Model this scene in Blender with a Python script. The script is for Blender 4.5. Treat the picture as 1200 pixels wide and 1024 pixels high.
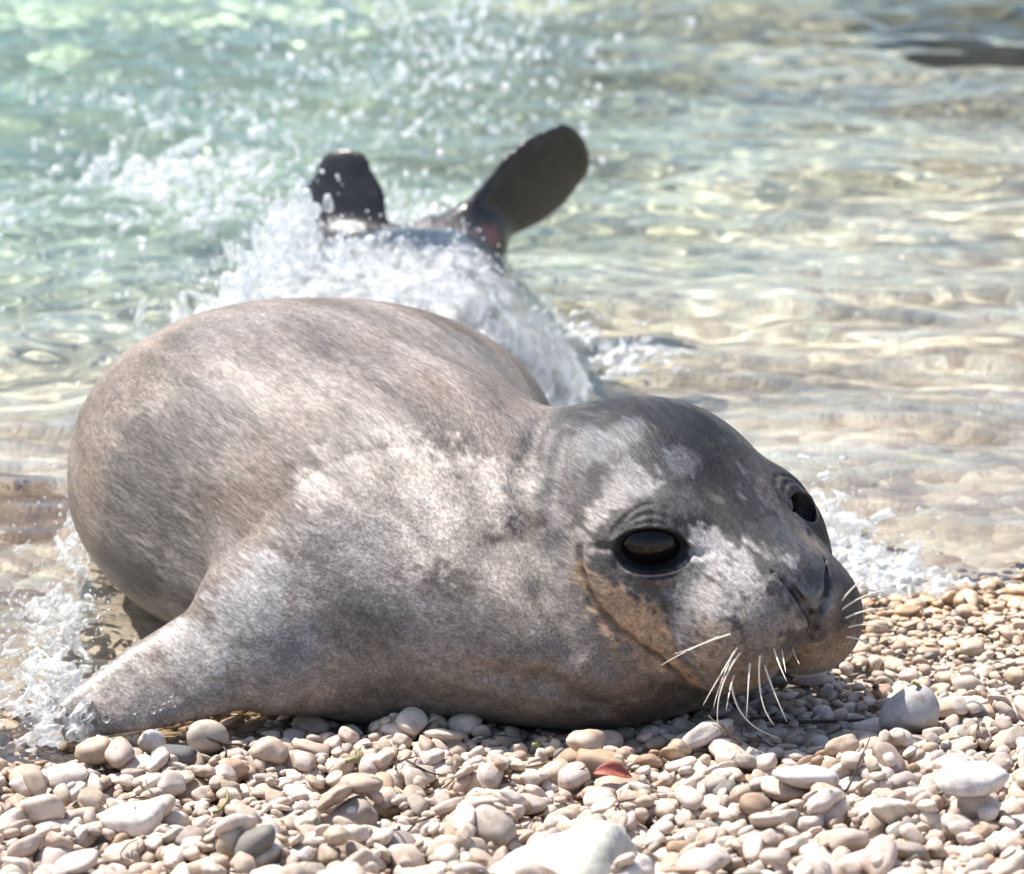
import bpy, bmesh, math, random
import numpy as np
from mathutils import Vector, Matrix

for o in list(bpy.data.objects):
    bpy.data.objects.remove(o)
scene = bpy.context.scene
col = scene.collection

# ------------------------------------------------------------------ camera
D, PITCH = 4.5, math.radians(18)
cam_d = bpy.data.cameras.new('camera')
cam_d.sensor_width = 36; cam_d.lens = 170
cam_d.clip_start = .05; cam_d.clip_end = 3000
cam = bpy.data.objects.new('camera', cam_d); col.objects.link(cam)
cam.location = (0, -D * math.cos(PITCH), D * math.sin(PITCH))
cam.rotation_euler = (math.pi / 2 - PITCH, 0, 0)
cam_d.dof.use_dof = True
cam_d.dof.focus_distance = 3.72
cam_d.dof.aperture_fstop = 9.0
scene.camera = cam

# ------------------------------------------------------------------ sky, sun, exposure
SUN = Vector((-.42, .32, .85)).normalized()
elev = math.asin(SUN.z); azim = math.atan2(SUN.x, SUN.y)
w = bpy.data.worlds.new('World'); scene.world = w; w.use_nodes = True
nt = w.node_tree; nt.nodes.clear()
sky = nt.nodes.new('ShaderNodeTexSky'); sky.sky_type = 'NISHITA'; sky.sun_disc = False
sky.sun_elevation = elev; sky.sun_rotation = azim
sky.air_density = 1.0; sky.dust_density = 1.5; sky.ozone_density = 1.0
bg = nt.nodes.new('ShaderNodeBackground'); bg.inputs[1].default_value = .115
wo = nt.nodes.new('ShaderNodeOutputWorld')
nt.links.new(sky.outputs[0], bg.inputs[0]); nt.links.new(bg.outputs[0], wo.inputs[0])
sun_d = bpy.data.lights.new('sun', 'SUN'); sun_d.energy = 4.4; sun_d.angle = math.radians(.53)
sun_d.color = (1, .955, .89)
sun = bpy.data.objects.new('sun', sun_d); col.objects.link(sun)
sun.rotation_euler = SUN.to_track_quat('Z', 'Y').to_euler()
sun.location = SUN * 20
scene.view_settings.view_transform = 'Standard'; scene.view_settings.look = 'None'
scene.view_settings.gamma = 1; scene.view_settings.use_curve_mapping = False
scene.view_settings.exposure = 1.05
cy = scene.cycles
cy.max_bounces = 10; cy.transmission_bounces = 8; cy.transparent_max_bounces = 16; cy.volume_bounces = 1
cy.caustics_refractive = True; cy.caustics_reflective = False
cy.sample_clamp_indirect = 4
cy.use_denoising = True

rng = np.random.default_rng(7)
random.seed(7)

# ------------------------------------------------------------------ helpers
def tag(o, label=None, cat=None, group=None, kind=None):
    if label: o['label'] = label
    if cat: o['category'] = cat
    if group: o['group'] = group
    if kind: o['kind'] = kind
    return o

def mesh_obj(name, V, Fc, mat, parent=None, smooth=True):
    me = bpy.data.meshes.new(name)
    if isinstance(V, np.ndarray) and isinstance(Fc, np.ndarray):
        n, m = len(Fc), Fc.shape[1]
        me.vertices.add(len(V)); me.vertices.foreach_set('co', V.astype(np.float32).ravel())
        me.loops.add(n * m); me.loops.foreach_set('vertex_index', Fc.astype(np.int32).ravel())
        me.polygons.add(n); me.polygons.foreach_set('loop_start', np.arange(0, n * m, m, dtype=np.int32))
        me.update(calc_edges=True); me.validate()
    else:
        me.from_pydata([tuple(v) for v in V], [], [tuple(f) for f in Fc]); me.update()
    if smooth: me.polygons.foreach_set('use_smooth', np.ones(len(me.polygons), bool))
    me.materials.append(mat)
    o = bpy.data.objects.new(name, me); col.objects.link(o)
    if parent: o.parent = parent
    return o

def set_col(o, name, arr):
    a = o.data.color_attributes.new(name, 'FLOAT_COLOR', 'POINT')
    c = np.ones((len(o.data.vertices), 4), np.float32); c[:, :arr.shape[1]] = arr
    a.data.foreach_set('color', c.ravel())

def set_vec(o, name, arr):
    a = o.data.attributes.new(name, 'FLOAT_VECTOR', 'POINT')
    a.data.foreach_set('vector', arr.astype(np.float32).ravel())

def material(name):
    m = bpy.data.materials.new(name); m.use_nodes = True
    n = m.node_tree; n.nodes.clear()
    out = n.nodes.new('ShaderNodeOutputMaterial')
    return m, n, out

def N(n, t, **kw):
    nd = n.nodes.new(t)
    for k, v in kw.items():
        if k.startswith('i_'):
            nd.inputs[k[2:].replace('_', ' ')].default_value = v
        else: setattr(nd, k, v)
    return nd

def ramp(n, stops):
    r = n.nodes.new('ShaderNodeValToRGB'); e = r.color_ramp.elements
    while len(e) < len(stops): e.new(.5)
    for q, (p_, c_) in zip(e, stops):
        q.position = p_; q.color = (c_ if isinstance(c_, tuple) else (c_, c_, c_)) + (1,)
    return r

def mixc(n, kind, fac, a, b):
    m = n.nodes.new('ShaderNodeMix'); m.data_type = 'RGBA'; m.blend_type = kind
    for sock, v in ((m.inputs[0], fac), (m.inputs[6], a), (m.inputs[7], b)):
        if hasattr(v, 'links') or isinstance(v, bpy.types.NodeSocket): n.links.new(v, sock)
        else: sock.default_value = v if not isinstance(v, tuple) else v + ((1,) if len(v) == 3 else ())
    return m.outputs[2]

def grid_noise(shape, cell, seed):
    """smooth value noise on a 2-D array"""
    r = np.random.default_rng(seed)
    a, b = shape
    na, nb = int(a / cell) + 3, int(b / cell) + 3
    g = r.random((na, nb))
    u = np.arange(a) / cell; v = np.arange(b) / cell
    iu, iv = u.astype(int), v.astype(int); fu, fv = u - iu, v - iv
    fu = fu * fu * (3 - 2 * fu); fv = fv * fv * (3 - 2 * fv)
    A = g[iu][:, iv]; B = g[iu + 1][:, iv]; Cc = g[iu][:, iv + 1]; Dd = g[iu + 1][:, iv + 1]
    fu = fu[:, None]; fv = fv[None]
    return (A * (1 - fu) + B * fu) * (1 - fv) + (Cc * (1 - fu) + Dd * fu) * fv

def vnoise(P, scale, seed, ori=None):
    """smooth 3-D value noise at points"""
    r = np.random.default_rng(seed); n = 32
    g = r.random((n, n, n)).astype(np.float32)
    Q = P * scale + 1000.37
    I = np.floor(Q).astype(int); f = Q - I; f = f * f * (3 - 2 * f); I %= n
    J = (I + 1) % n
    res = 0
    for a in (0, 1):
        for b in (0, 1):
            for c in (0, 1):
                wgt = (f[:, 0] if a else 1 - f[:, 0]) * (f[:, 1] if b else 1 - f[:, 1]) * (f[:, 2] if c else 1 - f[:, 2])
                res = res + wgt * g[(J if a else I)[:, 0], (J if b else I)[:, 1], (J if c else I)[:, 2]]
    return res

# ---- signed distance sculpting on a rectilinear grid, meshed with surface nets
class Sculpt:
    def __init__(s, xs, ys, zs):
        s.ax = [np.asarray(a, np.float32) for a in (xs, ys, zs)]
        s.D = np.full([len(a) for a in s.ax], .3, np.float32)
    def box(s, lo, hi):
        sl = []
        for a, l, h in zip(s.ax, lo, hi):
            i0 = max(int(np.searchsorted(a, l)) - 1, 0); i1 = min(int(np.searchsorted(a, h)) + 1, len(a))
            if i1 - i0 < 1: return None
            sl.append(slice(i0, i1))
        return tuple(sl)
    def pts(s, sl):
        return np.meshgrid(*[a[q] for a, q in zip(s.ax, sl)], indexing='ij', sparse=True)
    def put(s, sl, d, k, sub=False):
        A = s.D[sl]
        if sub:
            d = -d
            if k > 0:
                h = np.maximum(k - np.abs(A - d), 0) / k
                s.D[sl] = np.maximum(A, d) + h * h * k * .25
            else: s.D[sl] = np.maximum(A, d)
        else:
            if k > 0:
                h = np.maximum(k - np.abs(A - d), 0) / k
                s.D[sl] = np.minimum(A, d) - h * h * k * .25
            else: s.D[sl] = np.minimum(A, d)
    def ell(s, c, r, R=None, k=.03, sub=False):
        m = max(r) + k + .01
        sl = s.box([c[i] - m for i in range(3)], [c[i] + m for i in range(3)])
        if sl is None: return
        X, Y, Z = s.pts(sl); X = X - c[0]; Y = Y - c[1]; Z = Z - c[2]
        if R is None: a, b, e = X, Y, Z
        else: a, b, e = [R[0][i] * X + R[1][i] * Y + R[2][i] * Z for i in range(3)]
        k0 = np.sqrt((a / r[0]) ** 2 + (b / r[1]) ** 2 + (e / r[2]) ** 2)
        k1 = np.sqrt((a / r[0] ** 2) ** 2 + (b / r[1] ** 2) ** 2 + (e / r[2] ** 2) ** 2) + 1e-9
        s.put(sl, (k0 * (k0 - 1) / k1).astype(np.float32), k, sub)
    def cone(s, a, b, ra, rb, k=.03, sub=False):
        a, b = np.array(a, float), np.array(b, float)
        m = max(ra, rb) + k + .01
        sl = s.box(np.minimum(a, b) - m, np.maximum(a, b) + m)
        if sl is None: return
        X, Y, Z = s.pts(sl); ab = b - a; L2 = ab @ ab
        t = np.clip(((X - a[0]) * ab[0] + (Y - a[1]) * ab[1] + (Z - a[2]) * ab[2]) / L2, 0, 1)
        d = np.sqrt((X - a[0] - t * ab[0]) ** 2 + (Y - a[1] - t * ab[1]) ** 2 + (Z - a[2] - t * ab[2]) ** 2) - (ra + (rb - ra) * t)
        s.put(sl, d.astype(np.float32), k, sub)
    def path(s, P, r, k=.01, sub=False):
        for i in range(len(P) - 1):
            ra = r[i] if hasattr(r, '__len__') else r; rb = r[i + 1] if hasattr(r, '__len__') else r
            s.cone(P[i], P[i + 1], ra, rb, k, sub)
    def blade(s, a, b, nrm, ws, th, k=.03, bend=0.):
        """flat paddle from a to b, half widths ws(t), half thickness th(t), nrm = thickness direction"""
        a, b = np.array(a, float), np.array(b, float); L = np.linalg.norm(b - a); e1 = (b - a) / L
        e3 = np.array(nrm, float); e3 -= e1 * (e3 @ e1); e3 /= np.linalg.norm(e3); e2 = np.cross(e3, e1)
        m = max(ws) + k + .02
        sl = s.box(np.minimum(a, b) - m, np.maximum(a, b) + m)
        X, Y, Z = s.pts(sl); X = X - a[0]; Y = Y - a[1]; Z = Z - a[2]
        u = X * e1[0] + Y * e1[1] + Z * e1[2]; v = X * e2[0] + Y * e2[1] + Z * e2[2]; q = X * e3[0] + Y * e3[1] + Z * e3[2]
        t = np.clip(u / L, 0, 1); tt = np.linspace(0, 1, len(ws))
        q = q - bend * t * t
        W = np.interp(t, tt, ws); T = np.interp(t, tt, th)
        ov = u - np.clip(u, 0, L)
        rr = np.sqrt((v / W) ** 2 + (q / T) ** 2 + (ov / np.minimum(W, .02)) ** 2)
        s.put(sl, ((rr - 1) * np.minimum(W, T) * (1 + 0 * rr)).astype(np.float32), k)
    def sample(s, P):
        I = []; f = []
        for i in range(3):
            a = s.ax[i]; j = np.clip(np.searchsorted(a, P[:, i]) - 1, 0, len(a) - 2)
            I.append(j); f.append(np.clip((P[:, i] - a[j]) / (a[j + 1] - a[j]), 0, 1))
        r = 0
        for a in (0, 1):
            for b in (0, 1):
                for c in (0, 1):
                    r = r + (f[0] if a else 1 - f[0]) * (f[1] if b else 1 - f[1]) * (f[2] if c else 1 - f[2]) * s.D[I[0] + a, I[1] + b, I[2] + c]
        return r
    def mesh(s):
        Dm = s.D; S = Dm < 0
        c = sum(S[i:S.shape[0] - 1 + i, j:S.shape[1] - 1 + j, k:S.shape[2] - 1 + k].astype(np.int8) for i in (0, 1) for j in (0, 1) for k in (0, 1))
        act = np.argwhere((c > 0) & (c < 8))
        idx = np.full(c.shape, -1, np.int32); idx[tuple(act.T)] = np.arange(len(act))
        acc = np.zeros((len(act), 3)); cnt = np.zeros(len(act))
        cs = [(i, j, k) for i in (0, 1) for j in (0, 1) for k in (0, 1)]
        for p_ in cs:
            for ax in range(3):
                if p_[ax]: continue
                q = list(p_); q[ax] = 1
                A = Dm[tuple((act + p_).T)]; B = Dm[tuple((act + q).T)]
                m = (A < 0) != (B < 0)
                t = np.where(m, A / np.where(m, A - B, 1), 0)
                pos = np.array(p_, float)[None].repeat(len(act), 0); pos[:, ax] = t
                acc[m] += pos[m]; cnt[m] += 1
        G = act + acc / cnt[:, None]
        V = np.stack([np.interp(G[:, i], np.arange(len(s.ax[i])), s.ax[i]) for i in range(3)], 1)
        faces = []
        for ax in range(3):
            sl0 = [slice(None)] * 3; sl1 = [slice(None)] * 3
            sl0[ax] = slice(0, -1); sl1[ax] = slice(1, None)
            a, b = S[tuple(sl0)], S[tuple(sl1)]
            o1, o2 = (ax + 1) % 3, (ax + 2) % 3
            e = np.argwhere(a != b)
            e = e[(e[:, o1] > 0) & (e[:, o2] > 0) & (e[:, o1] < S.shape[o1] - 1) & (e[:, o2] < S.shape[o2] - 1)]
            fl = a[tuple(e.T)]
            d1 = np.zeros(3, int); d1[o1] = 1; d2 = np.zeros(3, int); d2[o2] = 1
            q = np.stack([idx[tuple((e - d1 - d2).T)], idx[tuple((e - d2).T)], idx[tuple(e.T)], idx[tuple((e - d1).T)]], 1)
            q[~fl] = q[~fl][:, ::-1]
            faces.append(q)
        Fc = np.concatenate(faces); Fc = Fc[(Fc >= 0).all(1)]
        return V, Fc

def smooth_interp(x, xp, fp):
    """monotone-ish cubic (Catmull) interpolation"""
    xp = np.array(xp, float); fp = np.array(fp, float)
    m = np.gradient(fp, xp)
    x = np.clip(x, xp[0], xp[-1]); j = np.clip(np.searchsorted(xp, x) - 1, 0, len(xp) - 2)
    h = xp[j + 1] - xp[j]; t = (x - xp[j]) / h
    return (fp[j] * (2 * t ** 3 - 3 * t ** 2 + 1) + m[j] * h * (t ** 3 - 2 * t ** 2 + t) + fp[j + 1] * (3 * t ** 2 - 2 * t ** 3) + m[j + 1] * h * (t ** 3 - t ** 2))

def axis(*segs):
    """segs: (start, end, step) joined"""
    out = []
    for a, b, st in segs: out.append(np.arange(a, b - st * .3, st))
    return np.concatenate(out)

# ------------------------------------------------------------------ terrain shape
def shore(x):                       # y of the water's edge
    return -.60 + .45 * np.clip(x, -1.5, 1.5)
def ground_z(x, y):
    d = shore(x) - y                # + on land
    land = .10 * np.minimum(d, 3) + .02 * np.maximum(d - 3, 0)
    s = np.minimum(d, 0)
    left = 1 / (1 + np.exp((x + .05) * 4))
    sea = .10 * s + .05 * np.minimum(s + .9, 0) * left - .03 * left * 0
    sea = np.maximum(sea, -.9 + .02 * s)
    z = np.where(d > 0, land, sea)
    # a low ridge of pebbles thrown up in front of the chest
    z = z + .012 * np.exp(-((x + .12) ** 2 / .012 + (y + .80) ** 2 / .006)) 
    return np.maximum(z, -6)

# ------------------------------------------------------------------ ground (beach and sea bed in one sheet)
def ground_material():
    m, n, out = material('beach_ground')
    geo = N(n, 'ShaderNodeTexCoord'); P = geo.outputs['Object']
    v = N(n, 'ShaderNodeTexVoronoi', i_Scale=48.0); n.links.new(P, v.inputs['Vector'])
    n1 = N(n, 'ShaderNodeTexNoise', i_Scale=5.0, i_Detail=6.0); n.links.new(P, n1.inputs['Vector'])
    n2 = N(n, 'ShaderNodeTexNoise', i_Scale=22.0, i_Detail=5.0); n.links.new(P, n2.inputs['Vector'])
    base = ramp(n, [(.3, (.40, .315, .22)), (.5, (.56, .465, .35)), (.72, (.73, .635, .51))])
    sand = ramp(n, [(.3, (.66, .65, .53)), (.6, (.80, .79, .67))]); n.links.new(n1.outputs[0], sand.inputs[0])
    sa = N(n, 'ShaderNodeAttribute', attribute_name='sand')
    n.links.new(n1.outputs[0], base.inputs[0])
    vr = N(n, 'ShaderNodeRGBToBW'); n.links.new(v.outputs['Color'], vr.inputs[0])
    c = mixc(n, 'OVERLAY', .4, base.outputs[0], vr.outputs[0])
    c2 = mixc(n, 'MULTIPLY', .25, c, n2.outputs[0])
    sp_ = N(n, 'ShaderNodeSeparateColor'); n.links.new(sa.outputs['Color'], sp_.inputs[0])
    c2 = mixc(n, 'MIX', sp_.outputs[0], c2, sand.outputs[0])
    gv = ramp(n, [(.2, (.27, .225, .18)), (.5, (.43, .37, .315)), (.8, (.50, .455, .41))]); n.links.new(vr.outputs[0], gv.inputs[0])
    c2 = mixc(n, 'MIX', sp_.outputs[1], c2, gv.outputs[0])
    b = N(n, 'ShaderNodeBsdfPrincipled', i_Roughness=.85)
    n.links.new(c2, b.inputs['Base Color'])
    bp = N(n, 'ShaderNodeBump', i_Strength=.9, i_Distance=.010, invert=True)
    n.links.new(v.outputs['Distance'], bp.inputs['Height']); n.links.new(bp.outputs[0], b.inputs['Normal'])
    n.links.new(b.outputs[0], out.inputs[0])
    return m

gx = axis((-400, -40, 60), (-40, -4, 6), (-4, -1, .25), (-1, 1, .02), (1, 4, .25), (4, 40, 6), (40, 460, 60))
gy = axis((-400, -40, 60), (-40, -4, 6), (-4, -1.6, .2), (-1.6, 2.2, .02), (2.2, 5, .25), (5, 40, 5), (40, 1100, 100))
GX, GY = np.meshgrid(gx, gy, indexing='ij')
def sheet(GX, GY, GZ):
    a, b = GX.shape
    V = np.stack([GX, GY, GZ], -1).reshape(-1, 3)
    i = np.arange(a * b).reshape(a, b)
    return V, np.stack([i[:-1, :-1], i[1:, :-1], i[1:, 1:], i[:-1, 1:]], -1).reshape(-1, 4)
gz = ground_z(GX, GY)
under = np.clip((shore(GX) - GY) * -1 / .5, 0, 1)
gn = grid_noise(GX.shape, 7, 3) + .5 * grid_noise(GX.shape, 3, 4) - .75
gz = gz + gn * (.006 + .022 * under) - .028 * (1 - under) * np.clip((.80 - np.abs(GX)) / .05, 0, 1) * np.clip((GY + 1.45) / .05, 0, 1) + .004 * (1 - under)
V, Fc = sheet(GX, GY, gz)
ground = mesh_obj('ground', V, Fc, ground_material())
lit_sandm = np.clip((GY - .0) / .9, 0, 1) / (1 + np.exp((GX + .02 - .12 * gn) * 6))  # pale sand toward left and back, whitened to replace sunlight lost underwater
landm = np.clip((shore(GX) - GY + .02) / .1, 0, 1)
set_col(ground, 'sand', np.stack([lit_sandm.ravel(), landm.ravel(), 0 * landm.ravel()], 1))
tag(ground, 'pale sandy sea bed and beach under the pebbles', 'ground', kind='structure')

# ------------------------------------------------------------------ the seal
HX, HY, HZ = .154, -.742, .169                    # point midway between the eyes
A = math.radians(35); PD = math.radians(4)
Ff = np.array([math.sin(A) * math.cos(PD), -math.cos(A) * math.cos(PD), -math.sin(PD)])
Fl = np.array([-math.cos(A), -math.sin(A), 0.])
Fu = np.cross(Ff, Fl) * -1
if Fu[2] < 0: Fu = -Fu
HR = np.stack([Fl, Ff, Fu], 1)                    # columns: lateral, forward, up
H0 = np.array([HX, HY, HZ])
def hp(l, f, u): return H0 + Fl * l + Ff * f + Fu * u
HRl = HR.tolist()
MZ = -.008                                         # the nose is turned a little away
def np_(l, f, u): return hp(l + MZ, f, u + .010)

sc = Sculpt(axis((-.46, -.24, .0055), (-.24, .02, .004), (.02, .275, .0017), (.275, .30, .005)),
            axis((-.90, -.58, .0017), (-.58, -.56, .003), (-.56, .38, .0055), (.38, .58, .0035)),
            axis((-.10, .04, .005), (.04, .25, .0017), (.25, .27, .003), (.27, .34, .0055)))
# trunk: loft along y
TY = [-.735, -.70, -.62, -.52, -.42, -.30, -.18, -.05, .10, .25, .36, .44, .50]
TX = [-.10, -.105, -.125, -.150, -.165, -.165, -.160, -.148, -.130, -.115, -.105, -.10, -.10]
TW = [.05, .085, .145, .192, .209, .208, .195, .178, .155, .125, .098, .062, .02]
TT = [.135, .185, .228, .250, .252, .222, .172, .125, .100, .090, .082, .072, .04]
TB = [.04, .015, -.005, -.02, -.03, -.04, -.05, -.065, -.075, -.06, -.045, -.02, .01]
def trunk():
    sl = sc.box((-.46, -.90, -.1), (.30, .56, .34))
    X, Y, Z = sc.pts(sl)
    Yc = np.clip(Y, -.70, .50); dy = np.abs(Y - Yc)
    xc, w_, t_, b_ = [smooth_interp(Yc.ravel(), TY, q).reshape(Y.shape) for q in (TX, TW, TT, TB)]
    zc = b_ + (t_ - b_) * .42
    h = np.where(Z > zc, t_ - zc, zc - b_)
    p_ = 2.25
    r = ((np.abs(X - xc) / w_) ** p_ + (np.abs(Z - zc) / h) ** p_) ** (1 / p_)
    v = (r - 1) * np.minimum(w_, h)
    d = np.where(dy > 0, np.sqrt(np.maximum(v + .05, 0) ** 2 + (dy * 1.2) ** 2) - .05, v)
    sc.put(sl, d.astype(np.float32), .0)
trunk()
# shoulders, chest and neck
sc.ell((-.07, -.635, .112), (.125, .115, .108), None, .08)
sc.cone((-.06, -.60, .108), (.085, -.665, .098), .105, .090, .07)
sc.ell((.02, -.70, .085), (.15, .105, .078), None, .06)
sc.ell((.075, -.755, .075), (.10, .06, .052), None, .05)
# head
sc.ell(hp(0, -.084, -.014), (.100, .106, .085), HRl, .045)
sc.ell(hp(0, -.025, -.018), (.086, .085, .052), HRl, .03)
for s_ in (-1, 1):
    sc.ell(hp(s_ * .060, -.035, -.06), (.048, .075, .050), HRl, .035)      # cheek
    sc.ell(hp(s_ * .050, .012, -.032), (.040, .042, .036), HRl, .025)      # below the eye
    sc.ell(hp(s_ * .036 - .003, .061, -.055), (.047, .061, .050), HRl, .018)      # whisker pad
sc.ell(hp(-.003, .030, -.018), (.048, .065, .038), HRl, .035)
sc.cone(hp(0, .0, -.020), np_(0, .084, -.036), .036, .032, .03)           # bridge
sc.ell(np_(0, .090, -.036), (.030, .027, .026), HRl, .020)                  # nose pad
sc.ell(hp(0, -.004, -.106), (.050, .070, .022), HRl, .012)                 # lower jaw
sc.ell(hp(0, -.06, -.095), (.075, .10, .045), HRl, .04)                    # throat
for s_ in (-1, 1): sc.ell(hp(.066 if s_ > 0 else -.060, -.006, -.026), (.036, .046, .050), HRl, .03)   # round the eye
# brow ridges and eye sockets
EYE = [hp(.062, .003, .005), hp(-.047, .000, .005)]
ER = []
for s_, e in zip((1, -1), EYE):
    R2 = HR @ np.array(Matrix.Rotation(math.radians(57 * s_), 3, 'Z'))
    ER.append(R2); R2l = R2.tolist()
    sc.ell(e, (.0292, .0350, .0245), R2l, .020)                                   # lids
    sc.ell(e + R2[:, 0] * s_ * .0315, (.0165, .0310, .0180) if s_ > 0 else (.0140, .0240, .0180), R2l, .004, sub=True)
    sc.ell(e, (.0274, .0300, .0214), R2l, .0, sub=True)
    # creases in the lids
    def onlid(t_, u_):
        P_ = e + np.outer(np.linspace(.07, .0, 200), R2[:, 0] * s_) + R2[:, 1] * t_ + Fu * u_
        return P_[int(np.argmax(sc.sample(P_) < 0))]
    for q, w0 in ((1.30, .0013), (1.55, .0011), (1.80, .0008)):
        sc.path([onlid(t * .030, .0165 * q * (1 - .62 * t * t)) for t in (-1, -.7, -.35, 0, .35, .7, .95)], [.0002, w0, w0, w0, w0, w0, .0002], .004, sub=True)
    for q, w0 in ((1.35, .0009), (1.7, .0007)):
        sc.path([onlid(t * .028, -.0175 * q * (1 - .55 * t * t)) for t in (-1, -.6, -.2, .2, .6)], [.0002, w0, w0, w0, .0002], .004, sub=True)
    sc.path([onlid(t, u) for t, u in ((-.030, 0), (-.037, -.002), (-.046, -.006))], [.002, .0015, .0004], .005, sub=True)
    sc.path([onlid(t, u) for t, u in ((.029, 0), (.036, .0), (.044, .002))], [.002, .0015, .0004], .005, sub=True)
# nostrils, philtrum and mouth
def side(s_, f_, u_):
    """point on the skin at the side of the head"""
    ls = np.linspace(.17, .0, 400)
    P_ = H0 + np.outer(ls * s_, Fl) + Ff * f_ + Fu * u_
    i_ = int(np.argmax(sc.sample(P_) < 0))
    return P_[i_]
def front(l_, u_):
    P_ = hp(l_, 0, u_) + np.outer(np.linspace(.17, 0, 400), Ff)
    return P_[int(np.argmax(sc.sample(P_) < 0))]
NOS = {s_: [hp(MZ + s_ * (l_ - MZ), f_, u_) for l_, f_, u_ in ((.020, .082, .0), (.016, .098, -.001), (.009, .114, -.008), (.001, .1225, -.022), (-.006, .1225, -.034), (-.011, .121, -.044))] for s_ in (1, -1)}
PHIL = [front(MZ, u_) for u_ in (-.044, -.056, -.068, -.080, -.092)]
for s_ in (1, -1):
    sc.path(NOS[s_], [.0004, .0012, .0022, .0034, .0028, .0014], .004, sub=True)
    sc.path([hp(s_ * .002, .112, -.103), hp(s_ * .036, .098, -.108), hp(s_ * .066, .050, -.106)], [.002, .004, .002], .008, sub=True)
    # edge of the whisker pad and the fold of skin behind the cheek
    sc.path([side(s_, .046, -.022), side(s_, .051, -.038), side(s_, .055, -.054), side(s_, .062, -.074)], [.0006, .0018, .0020, .0010], .009, sub=True)
    fold = [(-.024, -.006), (-.014, -.022), (.001, -.038), (.016, -.050), (.032, -.063), (.046, -.078), (.058, -.090)]
    sc.path([side(s_, f_, u_) for (f_, u_) in fold], [.0006, .0020, .0030, .0034, .0034, .0028, .001], .008, sub=True)
sc.path(PHIL, [.0012, .0018, .0020, .0018, .0012], .006, sub=True)
# near front flipper
sc.blade((-.10, -.665, .085), (-.205, -.735, .072), (-.25, -.75, .5), [.070, .066, .052], [.050, .042, .032], .06)
sc.blade((-.185, -.725, .074), (-.338, -.770, .022), (-.25, -.75, .55), [.052, .046, .036, .020], [.028, .019, .011, .007], .025)
# far front flipper, tucked under the chest
sc.blade((.06, -.60, .06), (.12, -.54, .015), (.2, .2, .9), [.06, .05, .04], [.03, .02, .012], .04)
# hind flippers
sc.cone((-.15, .34, .03), (-.172, .43, .055), .05, .028, .04)
sc.blade((-.172, .42, .045), (-.170, .455, .138), (-.45, -1, .1), [.032, .042, .049, .047, .030], [.018, .012, .009, .007, .006], .02)
sc.cone((-.085, .35, .04), (-.052, .43, .065), .045, .030, .04)
sc.blade((-.060, .42, .066), (.058, .470, .150), (.30, -1, -.45), [.032, .032, .040, .050, .051, .040], [.022, .018, .012, .010, .008, .006], .02)
sc.cone((-.030, .43, .075), (-.018, .44, .020), .020, .014, .02)
# creases behind the head and along the throat
for P_, r_ in (([(.022, -.653, .228), (.010, -.714, .205), (.012, -.755, .171), (.025, -.793, .135), (.047, -.819, .093)], .0020),
               ([(.040, -.694, .227), (.030, -.741, .194), (.033, -.770, .162), (.047, -.804, .129), (.072, -.822, .083)], .0018),
               ([(.066, -.811, .044), (.026, -.818, .068), (-.026, -.805, .070)], .0022)):
    sc.path(P_, [.0004] + [r_] * (len(P_) - 2) + [.0004], .020, sub=True)
V, Fc = sc.mesh()

def seal_material():
    m, n, out = material('seal_coat')
    at = N(n, 'ShaderNodeAttribute', attribute_name='coat')
    fl = N(n, 'ShaderNodeAttribute', attribute_name='flow')
    tc = N(n, 'ShaderNodeTexCoord')
    n1 = N(n, 'ShaderNodeTexNoise', i_Scale=26.0, i_Detail=6.0, i_Roughness=.65); n.links.new(fl.outputs['Vector'], n1.inputs['Vector'])
    n2 = N(n, 'ShaderNodeTexNoise', i_Scale=120.0, i_Detail=4.0, i_Roughness=.6); n.links.new(fl.outputs['Vector'], n2.inputs['Vector'])
    n3 = N(n, 'ShaderNodeTexNoise', i_Scale=520.0, i_Detail=3.0); n.links.new(fl.outputs['Vector'], n3.inputs['Vector'])
    r1 = ramp(n, [(.30, .52), (.5, .95), (.70, 1.42)]); n.links.new(n1.outputs[0], r1.inputs[0])
    r2 = ramp(n, [(.30, .55), (.5, 1.0), (.70, 1.50)]); n.links.new(n2.outputs[0], r2.inputs[0])
    r3 = ramp(n, [(.30, .50), (.5, .95), (.70, 1.6)]); n.links.new(n3.outputs[0], r3.inputs[0])
    c = mixc(n, 'MULTIPLY', 1.0, at.outputs['Color'], r1.outputs[0])
    c = mixc(n, 'MULTIPLY', .50, c, r2.outputs[0])
    c = mixc(n, 'MULTIPLY', .72, c, r3.outputs[0])
    b = N(n, 'ShaderNodeBsdfPrincipled', i_Roughness=.54)
    b.inputs['Specular IOR Level'].default_value = .2
    n.links.new(c, b.inputs['Base Color'])
    mr = N(n, 'ShaderNodeMapRange'); mr.inputs[3].default_value = .60; mr.inputs[4].default_value = .24
    n.links.new(at.outputs['Alpha'], mr.inputs[0]); n.links.new(mr.outputs[0], b.inputs['Roughness'])
    ms = N(n, 'ShaderNodeMapRange'); ms.inputs[3].default_value = .18; ms.inputs[4].default_value = .45
    n.links.new(at.outputs['Alpha'], ms.inputs[0]); n.links.new(ms.outputs[0], b.inputs['Specular IOR Level'])
    bp = N(n, 'ShaderNodeBump', i_Strength=.55, i_Distance=.0020); n.links.new(n2.outputs[0], bp.inputs['Height'])
    bp2 = N(n, 'ShaderNodeBump', i_Strength=.45, i_Distance=.0008); n.links.new(n3.outputs[0], bp2.inputs['Height'])
    n.links.new(bp.outputs[0], bp2.inputs['Normal']); n.links.new(bp2.outputs[0], b.inputs['Normal'])
    n.links.new(b.outputs[0], out.inputs[0])
    return m

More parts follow.
